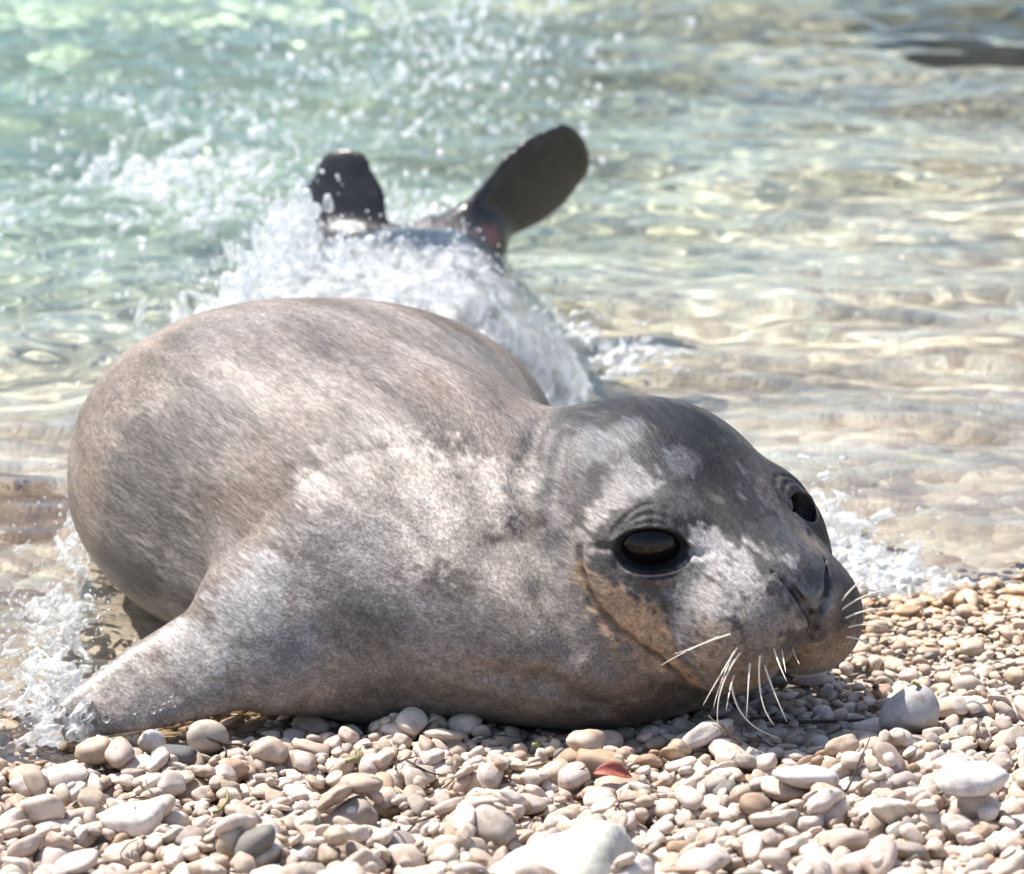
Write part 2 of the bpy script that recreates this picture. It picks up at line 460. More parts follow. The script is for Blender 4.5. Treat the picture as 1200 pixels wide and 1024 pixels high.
seal = bpy.data.objects.new('monk_seal', None); col.objects.link(seal)
seal.location = (0, 0, 0); seal.empty_display_size = .1
tag(seal, 'grey mottled seal lying on the pebbles with its tail end in the water', 'seal')
body = mesh_obj('body', V, Fc, seal_material(), seal)
hl = (V - H0) @ HR                                   # head coordinates of each vertex
headw = np.clip((hl[:, 1] + .16) / .12, 0, 1) * np.clip((V[:, 0] - .0) / .08, 0, 1)
# coat colour (pigment, with some painted shade and sheen): brown-grey back, pale sides, charcoal crown
def lerp(a, b, t): return a + (b - a) * t[:, None]
def ss(x, a, b):
    t = np.clip((x - a) / (b - a), 0, 1); return t * t * (3 - 2 * t)
e1 = np.array([.5, -.85, -.1]); e1 /= np.linalg.norm(e1)
flow = V - np.outer(V @ e1, e1) * .80
C = np.tile(np.array([.185, .158, .138]), (len(V), 1))
big = vnoise(V, 9, 41) * .6 + vnoise(V, 21, 42) * .4
C = lerp(C, np.array([.150, .115, .092]), .7 * ss(big, .48, .72)); C = lerp(C, np.array([.24, .215, .195]), .6 * ss(big, .48, .28))
hm = ss(hl[:, 1], -.185, -.14) * ss(V[:, 0], .005, .035) * ss(hl[:, 2], -.085, -.04)
C = lerp(C, np.array([.048, .045, .045]), .90 * hm)
NZ = .7 * (vnoise(V, 34, 11) - .5) + .6 * (vnoise(flow, 110, 12) - .5) + .7 * (vnoise(flow, 300, 13) - .5)
def pathdist(P_):
    best = np.full(len(V), 9.)
    for a_, b_ in zip(P_[:-1], P_[1:]):
        ab = b_ - a_; t_ = np.clip((V - a_) @ ab / (ab @ ab), 0, 1)
        best = np.minimum(best, np.linalg.norm(V - a_ - t_[:, None] * ab, axis=1))
    return best
BLOBS = [
    ((-0.207, -0.539, 0.242), 0.0792, (0.188, 0.156, 0.138), 0.8), ((-0.116, -0.583, 0.248), 0.0864, (0.216, 0.184, 0.164), 0.8),
    ((-0.027, -0.601, 0.240), 0.0504, (0.184, 0.152, 0.134), 0.8), ((-0.296, -0.576, 0.152), 0.0648, (0.1122, 0.1003, 0.0909), 0.9),
    ((-0.314, -0.555, 0.057), 0.0504, (0.1054, 0.0935, 0.0833), 0.9), ((-0.261, -0.582, 0.198), 0.0576, (0.1292, 0.1122, 0.1003), 0.8),
    ((-0.222, -0.673, 0.156), 0.0432, (0.136, 0.108, 0.088), 0.75), ((-0.194, -0.678, 0.186), 0.0360, (0.152, 0.12, 0.1), 0.6),
    ((-0.236, -0.680, 0.123), 0.0360, (0.16, 0.136, 0.12), 0.7), ((-0.099, -0.745, 0.181), 0.0792, (0.394, 0.345, 0.305), 0.8),
    ((-0.046, -0.747, 0.182), 0.0648, (0.466, 0.403, 0.345), 0.9), ((-0.007, -0.775, 0.150), 0.0432, (0.376, 0.323, 0.278), 0.7),
    ((0.000, -0.712, 0.198), 0.0360, (0.412, 0.358, 0.314), 0.7), ((-0.145, -0.754, 0.142), 0.0504, (0.288, 0.264, 0.248), 0.7),
    ((-0.205, -0.756, 0.101), 0.0504, (0.34, 0.327, 0.319), 0.8), ((-0.246, -0.751, 0.071), 0.0324, (0.34, 0.319, 0.297), 0.8),
    ((-0.292, -0.765, 0.044), 0.0324, (0.357, 0.315, 0.272), 0.8), ((-0.172, -0.775, 0.073), 0.0432, (0.187, 0.174, 0.166), 0.8),
    ((-0.086, -0.786, 0.084), 0.0576, (0.17, 0.157, 0.149), 0.85), ((-0.026, -0.801, 0.076), 0.0576, (0.2, 0.175, 0.16), 0.85),  # lower chest, belly and throat blobs: underside shade painted into the coat
    ((0.033, -0.812, 0.073), 0.0504, (0.17, 0.145, 0.125), 0.9), ((0.065, -0.819, 0.061), 0.0432, (0.13, 0.11, 0.092), 0.9),
    ((-0.112, -0.776, 0.052), 0.0432, (0.128, 0.111, 0.098), 0.8), ((-0.026, -0.789, 0.039), 0.0432, (0.14, 0.12, 0.1), 0.8),
    ((0.105, -0.804, 0.042), 0.0360, (0.1, 0.08, 0.065), 0.9), ((0.026, -0.811, 0.107), 0.0360, (0.24, 0.205, 0.18), 0.7),
    ((0.026, -0.721, 0.201), 0.0288, (0.3, 0.27, 0.25), 0.7), ((0.013, -0.668, 0.219), 0.0288, (0.192, 0.172, 0.16), 0.7),
    ((0.053, -0.691, 0.233), 0.0432, (0.045, 0.0432, 0.0432), 0.8), ((0.093, -0.684, 0.245), 0.0475, (0.0192, 0.0192, 0.0204), 0.9),
    ((0.133, -0.706, 0.238), 0.0446, (0.0144, 0.0144, 0.0156), 0.97), ((0.109, -0.737, 0.227), 0.0317, (0.03, 0.03, 0.0312), 0.85),
    ((0.158, -0.750, 0.210), 0.0418, (0.0156, 0.0156, 0.0168), 0.97), ((0.176, -0.783, 0.194), 0.0346, (0.018, 0.018, 0.0192), 0.97),
    ((0.151, -0.788, 0.192), 0.0288, (0.018, 0.018, 0.0192), 0.95), ((0.186, -0.711, 0.211), 0.0331, (0.027, 0.0258, 0.0252), 0.85),
    ((0.195, -0.801, 0.183), 0.0216, (0.036, 0.036, 0.0372), 0.85), ((0.205, -0.733, 0.198), 0.0216, (0.039, 0.036, 0.0348), 0.85),
    ((0.060, -0.716, 0.227), 0.0304, (0.22, 0.22, 0.23), 0.38), ((0.086, -0.713, 0.237), 0.0234, (0.22, 0.22, 0.23), 0.38),  # pale bluish crown spots: sun sheen painted into the coat
    ((0.132, -0.742, 0.222), 0.0187, (0.22, 0.22, 0.23), 0.38), ((0.040, -0.737, 0.192), 0.0331, (0.12, 0.11, 0.105), 0.75),
    ((0.027, -0.701, 0.215), 0.0288, (0.15, 0.135, 0.128), 0.7), ((0.033, -0.756, 0.164), 0.0245, (0.17, 0.155, 0.145), 0.7),
    ((0.092, -0.759, 0.210), 0.0274, (0.24, 0.225, 0.215), 0.8), ((0.065, -0.776, 0.192), 0.0216, (0.259, 0.234, 0.216), 0.8),
    ((0.052, -0.782, 0.166), 0.0202, (0.259, 0.23, 0.205), 0.7), ((0.039, -0.787, 0.133), 0.0252, (0.23, 0.2, 0.175), 0.7),
    ((0.059, -0.810, 0.100), 0.0274, (0.17, 0.145, 0.125), 0.85), ((0.127, -0.777, 0.202), 0.0187, (0.042, 0.0408, 0.0408), 0.85),
    ((0.149, -0.813, 0.170), 0.0230, (0.288, 0.27, 0.263), 0.85), ((0.174, -0.837, 0.158), 0.0324, (0.331, 0.302, 0.284), 0.85),
    ((0.155, -0.843, 0.147), 0.0259, (0.317, 0.288, 0.27), 0.8), ((0.193, -0.851, 0.136), 0.0259, (0.274, 0.241, 0.22), 0.8),
    ((0.129, -0.829, 0.148), 0.0216, (0.216, 0.198, 0.187), 0.7), ((0.213, -0.827, 0.168), 0.0144, (0.274, 0.259, 0.248), 0.7),
    ((0.126, -0.839, 0.121), 0.0187, (0.19, 0.175, 0.17), 0.8), ((0.154, -0.861, 0.112), 0.0259, (0.25, 0.195, 0.15), 0.85),
    ((0.187, -0.862, 0.109), 0.0259, (0.23, 0.18, 0.14), 0.8), ((0.222, -0.817, 0.089), 0.0216, (0.27, 0.19, 0.125), 0.85),
    ((0.251, -0.815, 0.095), 0.0202, (0.25, 0.18, 0.125), 0.8), ((0.174, -0.859, 0.087), 0.0288, (0.16, 0.12, 0.09), 0.8),
    ((0.055, -0.791, 0.147), 0.0130, (0.33, 0.22, 0.14), 0.8), ((0.065, -0.810, 0.136), 0.0187, (0.32, 0.225, 0.15), 0.8),
    ((0.079, -0.820, 0.126), 0.0230, (0.34, 0.235, 0.155), 0.85), ((0.097, -0.825, 0.118), 0.0230, (0.34, 0.235, 0.155), 0.85),
    ((0.114, -0.825, 0.095), 0.0202, (0.34, 0.235, 0.155), 0.85), ((0.130, -0.831, 0.080), 0.0158, (0.33, 0.21, 0.125), 0.9),
    ((0.223, -0.839, 0.145), 0.0158, (0.13, 0.135, 0.14), 0.9), ((0.213, -0.837, 0.158), 0.0115, (0.14, 0.145, 0.15), 0.9),
    ((0.236, -0.826, 0.140), 0.0130, (0.17, 0.17, 0.17), 0.8), ((0.231, -0.794, 0.170), 0.0187, (0.12, 0.092, 0.075), 0.8),
    ((0.233, -0.707, 0.168), 0.0144, (0.06, 0.051, 0.045), 0.8)]
for (c, r, colr, wt) in BLOBS:
    d = np.linalg.norm((V - np.array(c)) / r, axis=1) + NZ
    C = lerp(C, np.array(colr), wt * ss(d, 1.05, .60))
# dark hind flippers with a raw pink patch, black rims round the eyes
hind = ss(V[:, 1], .36, .42) * ss(V[:, 2], .02, .06)
C = lerp(C, np.array([.028, .025, .023]), hind)
C = lerp(C, np.array([.33, .13, .11]), .8 * ss(np.linalg.norm(V - np.array((-.030, .415, .078)), axis=1), .022, .010))
for s_, e, R2 in zip((1, -1), EYE, ER):
    q = (V - e) @ R2
    d = np.sqrt((q[:, 1] / (.0265 if s_ > 0 else .019)) ** 2 + (q[:, 2] / .0158) ** 2)
    C = lerp(C, np.array([.012, .011, .011]), ss(d, 1.16, 1.05) * ss(q[:, 0] * s_, .0, .006))
    nos = NOS[s_][2:]
    C = lerp(C, np.array([.012, .011, .012]), .95 * ss(pathdist(nos) , .0048, .0028))
    fd = [side(s_, f_, u_) for (f_, u_) in fold]
    C = lerp(C, np.array([.055, .044, .038]), .75 * ss(pathdist(fd) + .004 * (vnoise(V, 120, 19) - .5), .0065, .002))  # crease shade painted along the cheek fold
C = lerp(C, np.array([.03, .028, .028]), .8 * ss(pathdist(PHIL), .0040, .0015))  # groove shade painted along the philtrum
# follicle spots in rows on the whisker pads
for s_ in (1, -1):
    for f_, u_ in [(.050 + .012 * k + .004 * (r_ % 2), -.030 - .013 * r_) for r_ in range(5) for k in range(6)]:
        if f_ > .115: continue
        p_ = side(s_, f_, u_)
        C = lerp(C, np.array([.05, .04, .035]), .6 * ss(np.linalg.norm(V - p_, axis=1), .0036, .0014))
# wetness: hind part, flippers, lower chest and nose are soaked, the back dries in patches
wet = np.maximum.reduce([ss(V[:, 1], -.05, .12), ss(V[:, 2], .11, .05) * .75, ss(pathdist([hp(MZ, .08, -.01), hp(MZ, .12, -.03)]), .035, .018) * .9, .28 * ss(vnoise(V, 14, 51), .5, .75)])
set_col(body, 'coat', np.concatenate([C, wet[:, None]], 1))
set_vec(body, 'flow', flow)

def eye_material():
    m, n, out = material('seal_eye')
    b = N(n, 'ShaderNodeBsdfPrincipled', i_Roughness=.06)
    b.inputs['Base Color'].default_value = (.006, .004, .003, 1)
    b.inputs['Specular IOR Level'].default_value = .28
    n.links.new(b.outputs[0], out.inputs[0]); return m
em = eye_material()
def uv_sphere(c, r, nu=32, nv=20):
    Vs = [(c[0], c[1], c[2] + r)]; Fs = []
    for i in range(1, nv):
        th = math.pi * i / nv
        for j in range(nu):
            ph = 2 * math.pi * j / nu
            Vs.append((c[0] + r * math.sin(th) * math.cos(ph), c[1] + r * math.sin(th) * math.sin(ph), c[2] + r * math.cos(th)))
    Vs.append((c[0], c[1], c[2] - r))
    for j in range(nu): Fs.append((0, 1 + j, 1 + (j + 1) % nu))
    for i in range(nv - 2):
        for j in range(nu):
            a = 1 + i * nu + j; b = 1 + i * nu + (j + 1) % nu
            Fs.append((a, a + nu, b + nu, b))
    l = len(Vs) - 1
    for j in range(nu): Fs.append((l, l - nu + (j + 1) % nu, l - nu + j))
    return Vs, Fs
for s_, e, R2 in zip((1, -1), EYE, ER):
    Vs, Fs = uv_sphere((0, 0, 0), 1, 48, 32)
    Vs = [tuple(e + R2 @ (np.array(v) * np.array([.0280, .0306, .0220]))) for v in Vs]
    mesh_obj('eye', Vs, Fs, em, seal)

# whiskers: pale tapering bristles, each a mesh of its own
def whisker_material():
    m, n, out = material('whisker')
    b = N(n, 'ShaderNodeBsdfPrincipled', i_Roughness=.35)
    b.inputs['Base Color'].default_value = (.74, .66, .54, 1)
    n.links.new(b.outputs[0], out.inputs[0]); return m
wm = whisker_material()
def tube(P, r0, r1, nseg=12, ns=6):
    P = [np.array(p, float) for p in P]
    ts = np.linspace(0, 1, nseg + 1); Q = []
    for t in ts:
        L_ = P
        while len(L_) > 1: L_ = [a * (1 - t) + b * t for a, b in zip(L_[:-1], L_[1:])]
        Q.append(L_[0])
    Vs, Fs = [], []
    for i, q in enumerate(Q):
        d = Q[min(i + 1, nseg)] - Q[max(i - 1, 0)]; d /= np.linalg.norm(d)
        u = np.cross(d, (.3, .2, 1)); u /= np.linalg.norm(u); v = np.cross(d, u); r = r0 + (r1 - r0) * ts[i]
        for k in range(ns):
            a = 2 * math.pi * k / ns; Vs.append(q + r * (math.cos(a) * u + math.sin(a) * v))
    for i in range(nseg):
        for k in range(ns):
            Fs.append((i * ns + k, i * ns + (k + 1) % ns, (i + 1) * ns + (k + 1) % ns, (i + 1) * ns + k))
    Fs.append(tuple(range(ns))[::-1]); Fs.append(tuple(nseg * ns + k for k in range(ns)))
    return Vs, Fs
WHISKERS = [
    ((0.1673, -0.8585, 0.1234), (0.1407, -0.8793, 0.1243), (0.1117, -0.8913, 0.1103)),
    ((0.1661, -0.8611, 0.1058), (0.1570, -0.8819, 0.0958), (0.1510, -0.8939, 0.0772)),
    ((0.1750, -0.8611, 0.1134), (0.1488, -0.8819, 0.0856), (0.1558, -0.8939, 0.0572)),
    ((0.1724, -0.8605, 0.1172), (0.1526, -0.8813, 0.0922), (0.1433, -0.8933, 0.0790)),
    ((0.1684, -0.8581, 0.0909), (0.1637, -0.8789, 0.0879), (0.1608, -0.8909, 0.0740)),
    ((0.1797, -0.8606, 0.1022), (0.1776, -0.8814, 0.0922), (0.1761, -0.8934, 0.0694)),
    ((0.1874, -0.8585, 0.1110), (0.1825, -0.8794, 0.0743), (0.1975, -0.8914, 0.0618)),
    ((0.1903, -0.8563, 0.0985), (0.1952, -0.8771, 0.0872), (0.2065, -0.8891, 0.0643)),
    ((0.1974, -0.8528, 0.1103), (0.2009, -0.8736, 0.1030), (0.2062, -0.8856, 0.0952)),
    ((0.2042, -0.8463, 0.1064), (0.2044, -0.8671, 0.1060), (0.2058, -0.8791, 0.0996)),
    ((0.2127, -0.8349, 0.1036), (0.2134, -0.8557, 0.1045), (0.2167, -0.8677, 0.1021)),
    ((0.1662, -0.8526, 0.0812), (0.1689, -0.8734, 0.0547), (0.2006, -0.8854, 0.0498)),
    ((0.1577, -0.8574, 0.1209), (0.1357, -0.8782, 0.1184), (0.1213, -0.8902, 0.1188)),
    ((0.2504, -0.8159, 0.1263), (0.2658, -0.8227, 0.1426), (0.2866, -0.8207, 0.1453)),
    ((0.2526, -0.8145, 0.1189), (0.2694, -0.8213, 0.1304), (0.2890, -0.8193, 0.1296)),
    ((0.2555, -0.8126, 0.1112), (0.2698, -0.8194, 0.1186), (0.2863, -0.8174, 0.1130)),
    ((0.2503, -0.8145, 0.1327), (0.2624, -0.8213, 0.1524), (0.2754, -0.8193, 0.1599)),
    ((0.2543, -0.8132, 0.1045), (0.2668, -0.8200, 0.1050), (0.2802, -0.8180, 0.0973))]
for P_ in WHISKERS:
    Vs, Fs = tube(P_, .00092, .0002)
    mesh_obj('whisker', Vs, Fs, wm, seal)

# ------------------------------------------------------------------ the sea
def wave_field(X, Y):
    r = np.random.default_rng(21)
    Z = np.zeros_like(X)
    chop = .26 + .42 / (1 + np.exp((X + .02) * 7)) * ss1(Y, .05, .6) + .25 * ss1(Y, .6, 1.6)
    calm = ss1(Y - shore(X), -.02, .5)
    for i in range(110):
        lam = .022 * (26 ** r.random())
        th = r.normal(0, .38) + .18
        kx, ky = 2 * math.pi / lam * math.sin(th), 2 * math.pi / lam * math.cos(th)
        ph = r.random() * 6.283
        amp = .0085 * lam ** .92 * (1.0 if lam < .13 else .5)
        c_ = np.sin(kx * X + ky * Y + ph + 1.2 * np.sin(2.1 * X + 3 * r.random() * Y + ph))
        Z += amp * (c_ + .35 * np.abs(c_)) * ((chop if lam < .16 else 1) * (.35 + .65 * calm))
    return Z
def ss1(x, a, b):
    t = np.clip((x - a) / (b - a), 0, 1); return t * t * (3 - 2 * t)
def hump(X, Y):
    """the surge of water running over the seal's hindquarters"""
    xc, w_, t_ = [smooth_interp(Y.ravel(), TY, q).reshape(Y.shape) for q in (TX, TW, TT)]
    s_ = ss1(Y, -.10, .08) * (1 - ss1(Y, .33, .43))
    return (t_ + .012) * np.exp(-(np.abs(X - xc) / (w_ * 1.08 + .012)) ** 4) * s_
wx = axis((-420, -40, 60), (-40, -4, 4), (-4, -1.1, .1), (-1.1, 1.1, .0075), (1.1, 4, .1), (4, 40, 4), (40, 440, 60))
wy = axis((-1.6, -1.0, .05), (-1.0, 2.3, .0075), (2.3, 5, .08), (5, 40, 4), (40, 1000, 80))
WX, WY = np.meshgrid(wx, wy, indexing='ij')
WZ = wave_field(WX, WY)
far = np.clip((np.hypot(WX, WY) - 2) / 3, 0, 1)
WZ = WZ * (1 - far) - .004
HM = hump(WX, WY)
WZ = np.maximum(WZ, HM + WZ * .35 * (HM > .01)) + .0 * HM
WZ = np.where(WY < shore(WX) - .12, -.03, WZ)
WV, WF = sheet(WX, WY, WZ)

def water_material():
    m, n, out = material('sea_water')
    g = N(n, 'ShaderNodeBsdfGlass', i_Roughness=.0, i_IOR=1.33)
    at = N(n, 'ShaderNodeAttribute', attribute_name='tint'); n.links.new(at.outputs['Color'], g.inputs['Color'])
    n.links.new(g.outputs[0], out.inputs[0])
    return m
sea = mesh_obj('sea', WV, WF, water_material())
tag(sea, 'clear pale green shallow sea water with ripples', 'sea', kind='structure')
gr_ = ss1(WY, -.2, 1.2) * (.35 + .65 / (1 + np.exp((WX - .05) * 5)))  # green of depth absorption put into the surface tint, stronger left and back
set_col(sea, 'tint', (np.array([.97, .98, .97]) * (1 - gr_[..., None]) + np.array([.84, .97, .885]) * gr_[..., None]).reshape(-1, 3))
sun_d.cycles.is_caustics_light = True
sea.cycles.is_caustics_caster = True
ground.cycles.is_caustics_receiver = True
body.cycles.is_caustics_receiver = True

# ------------------------------------------------------------------ pebbles
STEP = .0025
hx0, hx1, hy0, hy1 = -.82, .82, -1.46, -.22
HXs = np.arange(hx0, hx1, STEP); HYs = np.arange(hy0, hy1, STEP)
gXX, gYY = np.meshgrid(HXs, HYs, indexing='ij')
HM_ = ground_z(gXX, gYY) - .022 + .006 * (grid_noise(gXX.shape, 30, 5) - .5)
HM_ += .020 * ss1(gXX, .12, .26) * ss1(gYY, -.78, -.60)
ID = np.full(HM_.shape, -1, np.int32)
PEB = []       # centre, axes, rotation matrix, kind
def drop(x, y, a, b, c, yaw, settle=.8, tries=4, jit=.008, tilt=1.0):
    best = None
    for k in range(tries):
        xx = x + (rng.normal(0, jit) if k else 0); yy = y + (rng.normal(0, jit) if k else 0)
        i0, i1 = int((xx - a - hx0) / STEP), int((xx + a - hx0) / STEP) + 2
        j0, j1 = int((yy - a - hy0) / STEP), int((yy + a - hy0) / STEP) + 2
        if i0 < 0 or j0 < 0 or i1 >= HM_.shape[0] or j1 >= HM_.shape[1]: continue
        X = gXX[i0:i1, j0:j1] - xx; Y = gYY[i0:i1, j0:j1] - yy
        ca, sa = math.cos(yaw), math.sin(yaw)
        U = (X * ca + Y * sa) / a; W_ = (-X * sa + Y * ca) / b
        rho = U * U + W_ * W_; m = rho < .98
        if m.sum() < 3: continue
        h = HM_[i0:i1, j0:j1]
        # lean with the local slope
        Xm, Ym, hm_ = X[m], Y[m], h[m]; Xm = Xm - Xm.mean(); Ym = Ym - Ym.mean()
        a11, a22, a12 = Xm @ Xm + 1e-9, Ym @ Ym + 1e-9, Xm @ Ym; b1, b2 = Xm @ hm_, Ym @ hm_; dt = a11 * a22 - a12 * a12 + 1e-18
        sx = min(max((b1 * a22 - b2 * a12) / dt, -.7), .7); sy = min(max((b2 * a11 - b1 * a12) / dt, -.7), .7)
        pl = sx * X + sy * Y
        prof = c * np.sqrt(np.clip(1 - rho, 0, 1))
        sv = np.sort((h - pl + prof)[m]); zc = float(sv[int(.88 * (len(sv) - 1))])
        if best is None or zc < best[0]: best = (zc, xx, yy, i0, i1, j0, j1, m, pl, prof, sx, sy)
    if best is None: return
    if ((best[1] - .045) / .070) ** 2 + ((best[2] + 1.145) / .058) ** 2 < 1: return
    zc, xx, yy, i0, i1, j0, j1, m, pl, prof, sx, sy = best
    zc -= (1 - settle) * c
    if sc.sample(np.array([[xx, yy, zc]]))[0] < c * .6: return
    top = zc + pl + prof
    hh = HM_[i0:i1, j0:j1]; up_ = m & (top > hh)
    hh[up_] = top[up_]; ID[i0:i1, j0:j1][up_] = len(PEB)
    nz = Vector((-sx, -sy, 1)).normalized(); ex = Vector((math.cos(yaw), math.sin(yaw), 0)); ex = (ex - nz * ex.dot(nz)).normalized(); ey = nz.cross(ex)
    PEB.append([(xx, yy, zc), (a, b, c), np.array([ex, ey, nz]).T])
    return len(PEB) - 1
def rnd_axes(x, y):
    f = 1.0
    f *= 1 - .34 * ss1(np.array(x), .10, .30) * ss1(np.array(y), -.80, -.66)
    f *= 1 + .12 * ss1(np.array(-y), .95, 1.1)
    a = float(np.clip(.0066 * math.exp(rng.normal(0, .42)), .0031, .019)) * float(f)
    b = a * rng.uniform(.58, .95); c = a * rng.uniform(.32, .62)
    return a, b, c
n_drop = 0
for layer, cnt in ((0, 12000), (1, 12500), (2, 8500)):
    for i in range(cnt):
        x = rng.uniform(hx0, hx1); y = rng.uniform(hy0, hy1)
        if y > shore(x) + (.10 if x < .1 else .045): continue
        a, b, c = rnd_axes(x, y)
        if layer == 2 and rng.random() < .5: a, b, c = a * .7, b * .7, c * .75
        drop(x, y, a, b, c, rng.uniform(0, math.pi))
# single stones one notices
SPECIAL = {}
def special(key, x, y, a, b, c, yaw, **kw):
    i = drop(x, y, a, b, c, yaw, tries=1, **kw)
    if i is not None: SPECIAL[i] = key
special('dark', -.256, -.850, .0165, .011, .009, .1)
special('heart', -.236, -.790, .0150, .013, .011, .3)
special('upright', -.279, -.800, .0105, .008, .0095, .1)
special('biggrey', .304, -.812, .0215, .017, .016, .2)
special('flat', .145, -.860, .0230, .013, .008, .25)
special('bigwhite', -.275, -1.005, .027, .019, .011, -.5)
special('slab', .215, -.985, .026, .017, .008, .5)
special('slab2', .330, -1.070, .027, .018, .011, .1)

# unit icosphere directions
def ico(sub):
    bm = bmesh.new(); bmesh.ops.create_icosphere(bm, subdivisions=sub, radius=1)
    bm.verts.ensure_lookup_table()
    Vv = np.array([v.co[:] for v in bm.verts]); Ff_ = np.array([[v.index for v in f.verts] for f in bm.faces]); bm.free()
    return Vv, Ff_
ICO = {k: ico(k) for k in (1, 2, 3, 4)}
def stone(sub, a, b, c, r, rough=.09, cuts=None):
    n_, f_ = ICO[sub]
    p_ = r.uniform(2.0, 3.1)
    k = 1 / (np.abs(n_) ** p_).sum(1) ** (1 / p_)
    rad = k.copy()
    for q in range(5):
        w_ = r.normal(0, 1, 3) * (1.6 + .5 * q); rad *= 1 + rough / (1 + .45 * q) * np.sin(n_ @ w_ + r.random() * 6.28)
    for q in range(r.integers(1, 5) if cuts is None else cuts):
        d = r.normal(0, 1, 3); d /= np.linalg.norm(d); lim = r.uniform(.62, .9)
        dd = n_ @ d * rad; ov = np.maximum(dd - lim, 0); rad = rad * (1 - np.where(dd > 0, ov * .85 / np.maximum(dd, .01), 0))
    return n_ * rad[:, None] * np.array([a, b, c]), f_

def pebble_material():
    m, n, out = material('limestone_pebble')
    at = N(n, 'ShaderNodeAttribute', attribute_name='tint')
    tc = N(n, 'ShaderNodeNewGeometry')
    n1 = N(n, 'ShaderNodeTexNoise', i_Scale=90.0, i_Detail=5.0, i_Roughness=.6); n.links.new(tc.outputs['Position'], n1.inputs['Vector'])
    n2 = N(n, 'ShaderNodeTexNoise', i_Scale=700.0, i_Detail=3.0); n.links.new(tc.outputs['Position'], n2.inputs['Vector'])
    r1 = ramp(n, [(.3, (.66, .60, .52)), (.5, (1, .99, .98)), (.75, (1.1, 1.1, 1.1))]); n.links.new(n1.outputs[0], r1.inputs[0])
    r2 = ramp(n, [(.32, .78), (.5, 1.0)]); n.links.new(n2.outputs[0], r2.inputs[0])
    c = mixc(n, 'MULTIPLY', 1.0, at.outputs['Color'], r1.outputs[0]); c = mixc(n, 'MULTIPLY', .7, c, r2.outputs[0])
    b = N(n, 'ShaderNodeBsdfPrincipled'); n.links.new(c, b.inputs['Base Color'])
    mr = N(n, 'ShaderNodeMapRange'); mr.inputs[3].default_value = .72; mr.inputs[4].default_value = .38
    n.links.new(at.outputs['Alpha'], mr.inputs[0]); n.links.new(mr.outputs[0], b.inputs['Roughness'])
    bp = N(n, 'ShaderNodeBump', i_Strength=.35, i_Distance=.0012); n.links.new(n1.outputs[0], bp.inputs['Height'])
    bp2 = N(n, 'ShaderNodeBump', i_Strength=.3, i_Distance=.0003); n.links.new(n2.outputs[0], bp2.inputs['Height'])
    n.links.new(bp.outputs[0], bp2.inputs['Normal']); n.links.new(bp2.outputs[0], b.inputs['Normal'])
    n.links.new(b.outputs[0], out.inputs[0]); return m
pm = pebble_material()
TONES = [('white', (.56, .51, .47), .38), ('cream', (.51, .44, .385), .34), ('beige', (.43, .355, .295), .17), ('grey', (.34, .305, .28), .06), ('tan', (.37, .275, .20), .04), ('dark grey', (.15, .145, .14), .01)]
def tone(r, x, y):
    i = r.choice(len(TONES), p=[t[2] for t in TONES]); nm, cc, _ = TONES[i]
    cc = np.array(cc) * np.array([1.03, .965, .89]) * r.uniform(.78, 1.10) * np.array([1, r.uniform(.98, 1.02), r.uniform(.96, 1.04)])
    wet = float(ss1(np.array(y - shore(x)), -.10, -.02) + .5 * ss1(np.array(x), .18, .30) * ss1(np.array(y), -.72, -.60)); wet = min(wet, 1)
    cc = cc * (1 - wet * np.array([.04, .18, .38]))
    return nm, cc, wet
seen = np.bincount(ID[ID >= 0], minlength=len(PEB)).astype(float)
def in_frame(p_):
    d = np.array(p_) - np.array(cam.location); f_ = d[1] * math.cos(PITCH) - d[2] * math.sin(PITCH); u_ = d[1] * math.sin(PITCH) + d[2] * math.cos(PITCH)
    F_ = 170 / 36
    return abs(d[0] / f_ * F_) < .505 and abs(u_ / f_ * F_) < .505 * 873 / 1024
score = np.array([seen[i] * in_frame(PEB[i][0]) for i in range(len(PEB))])
order = np.argsort(-score); single = set(order[:300].tolist()) | set(SPECIAL)
SPL = {'dark': ('dark grey', (.105, .10, .098), 'dark grey pebble beside the pale triangular stone near the front flipper'),
       'heart': ('grey', (0.4, 0.348, 0.287), 'beige triangular stone with its flat face up near the front flipper'),
       'upright': ('white', (0.592, 0.557, 0.522), 'white blocky pebble standing upright by the tip of the front flipper'),
       'biggrey': ('grey', (.36, .34, .33), 'large grey stone in the shadow past the muzzle'),
       'flat': ('white', (0.452, 0.409, 0.374), 'long flat grey-white pebble below the seal\'s whiskers'),
       'bigwhite': ('white', (0.609, 0.566, 0.522), 'large white flat stone lying among small cream pebbles'),
       'slab2': ('white', (.574, .531, .496), 'large white stone on the dry beach well to the side of the white rock'),
       'slab': ('white', (0.574, 0.531, 0.496), 'large white flat slab stone on the dry beach')}
MARKS = [((-.30, -.78), 'close to the tip of the front flipper'), ((-.15, -.79), 'below the seal\'s chest next to the flipper'), ((.02, -.83), 'in front of the seal\'s throat'), ((.17, -.86), 'under the seal\'s whiskers'),
         ((.304, -.812), 'round the large grey stone past the muzzle'), ((.30, -.62), 'between the muzzle and the swash foam'), ((.075, -.937), 'around the red-brown leaf'), ((.052, -1.14), 'next to the big white rock'),
         ((-.275, -1.005), 'around the large white flat stone'), ((-.256, -.85), 'around the dark grey pebble'), ((.215, -.985), 'near the white slab stone in front of the muzzle'), ((-.10, -.96), 'midway between the chest and the white rock'), ((.33, -1.07), 'beside the white slab away from the rock')]
def place_of(p_):
    return min(MARKS, key=lambda m: (m[0][0] - p_[0]) ** 2 + (m[0][1] - p_[1]) ** 2)[1]
bufV, bufF, bufC, nv = [], [], [], 0
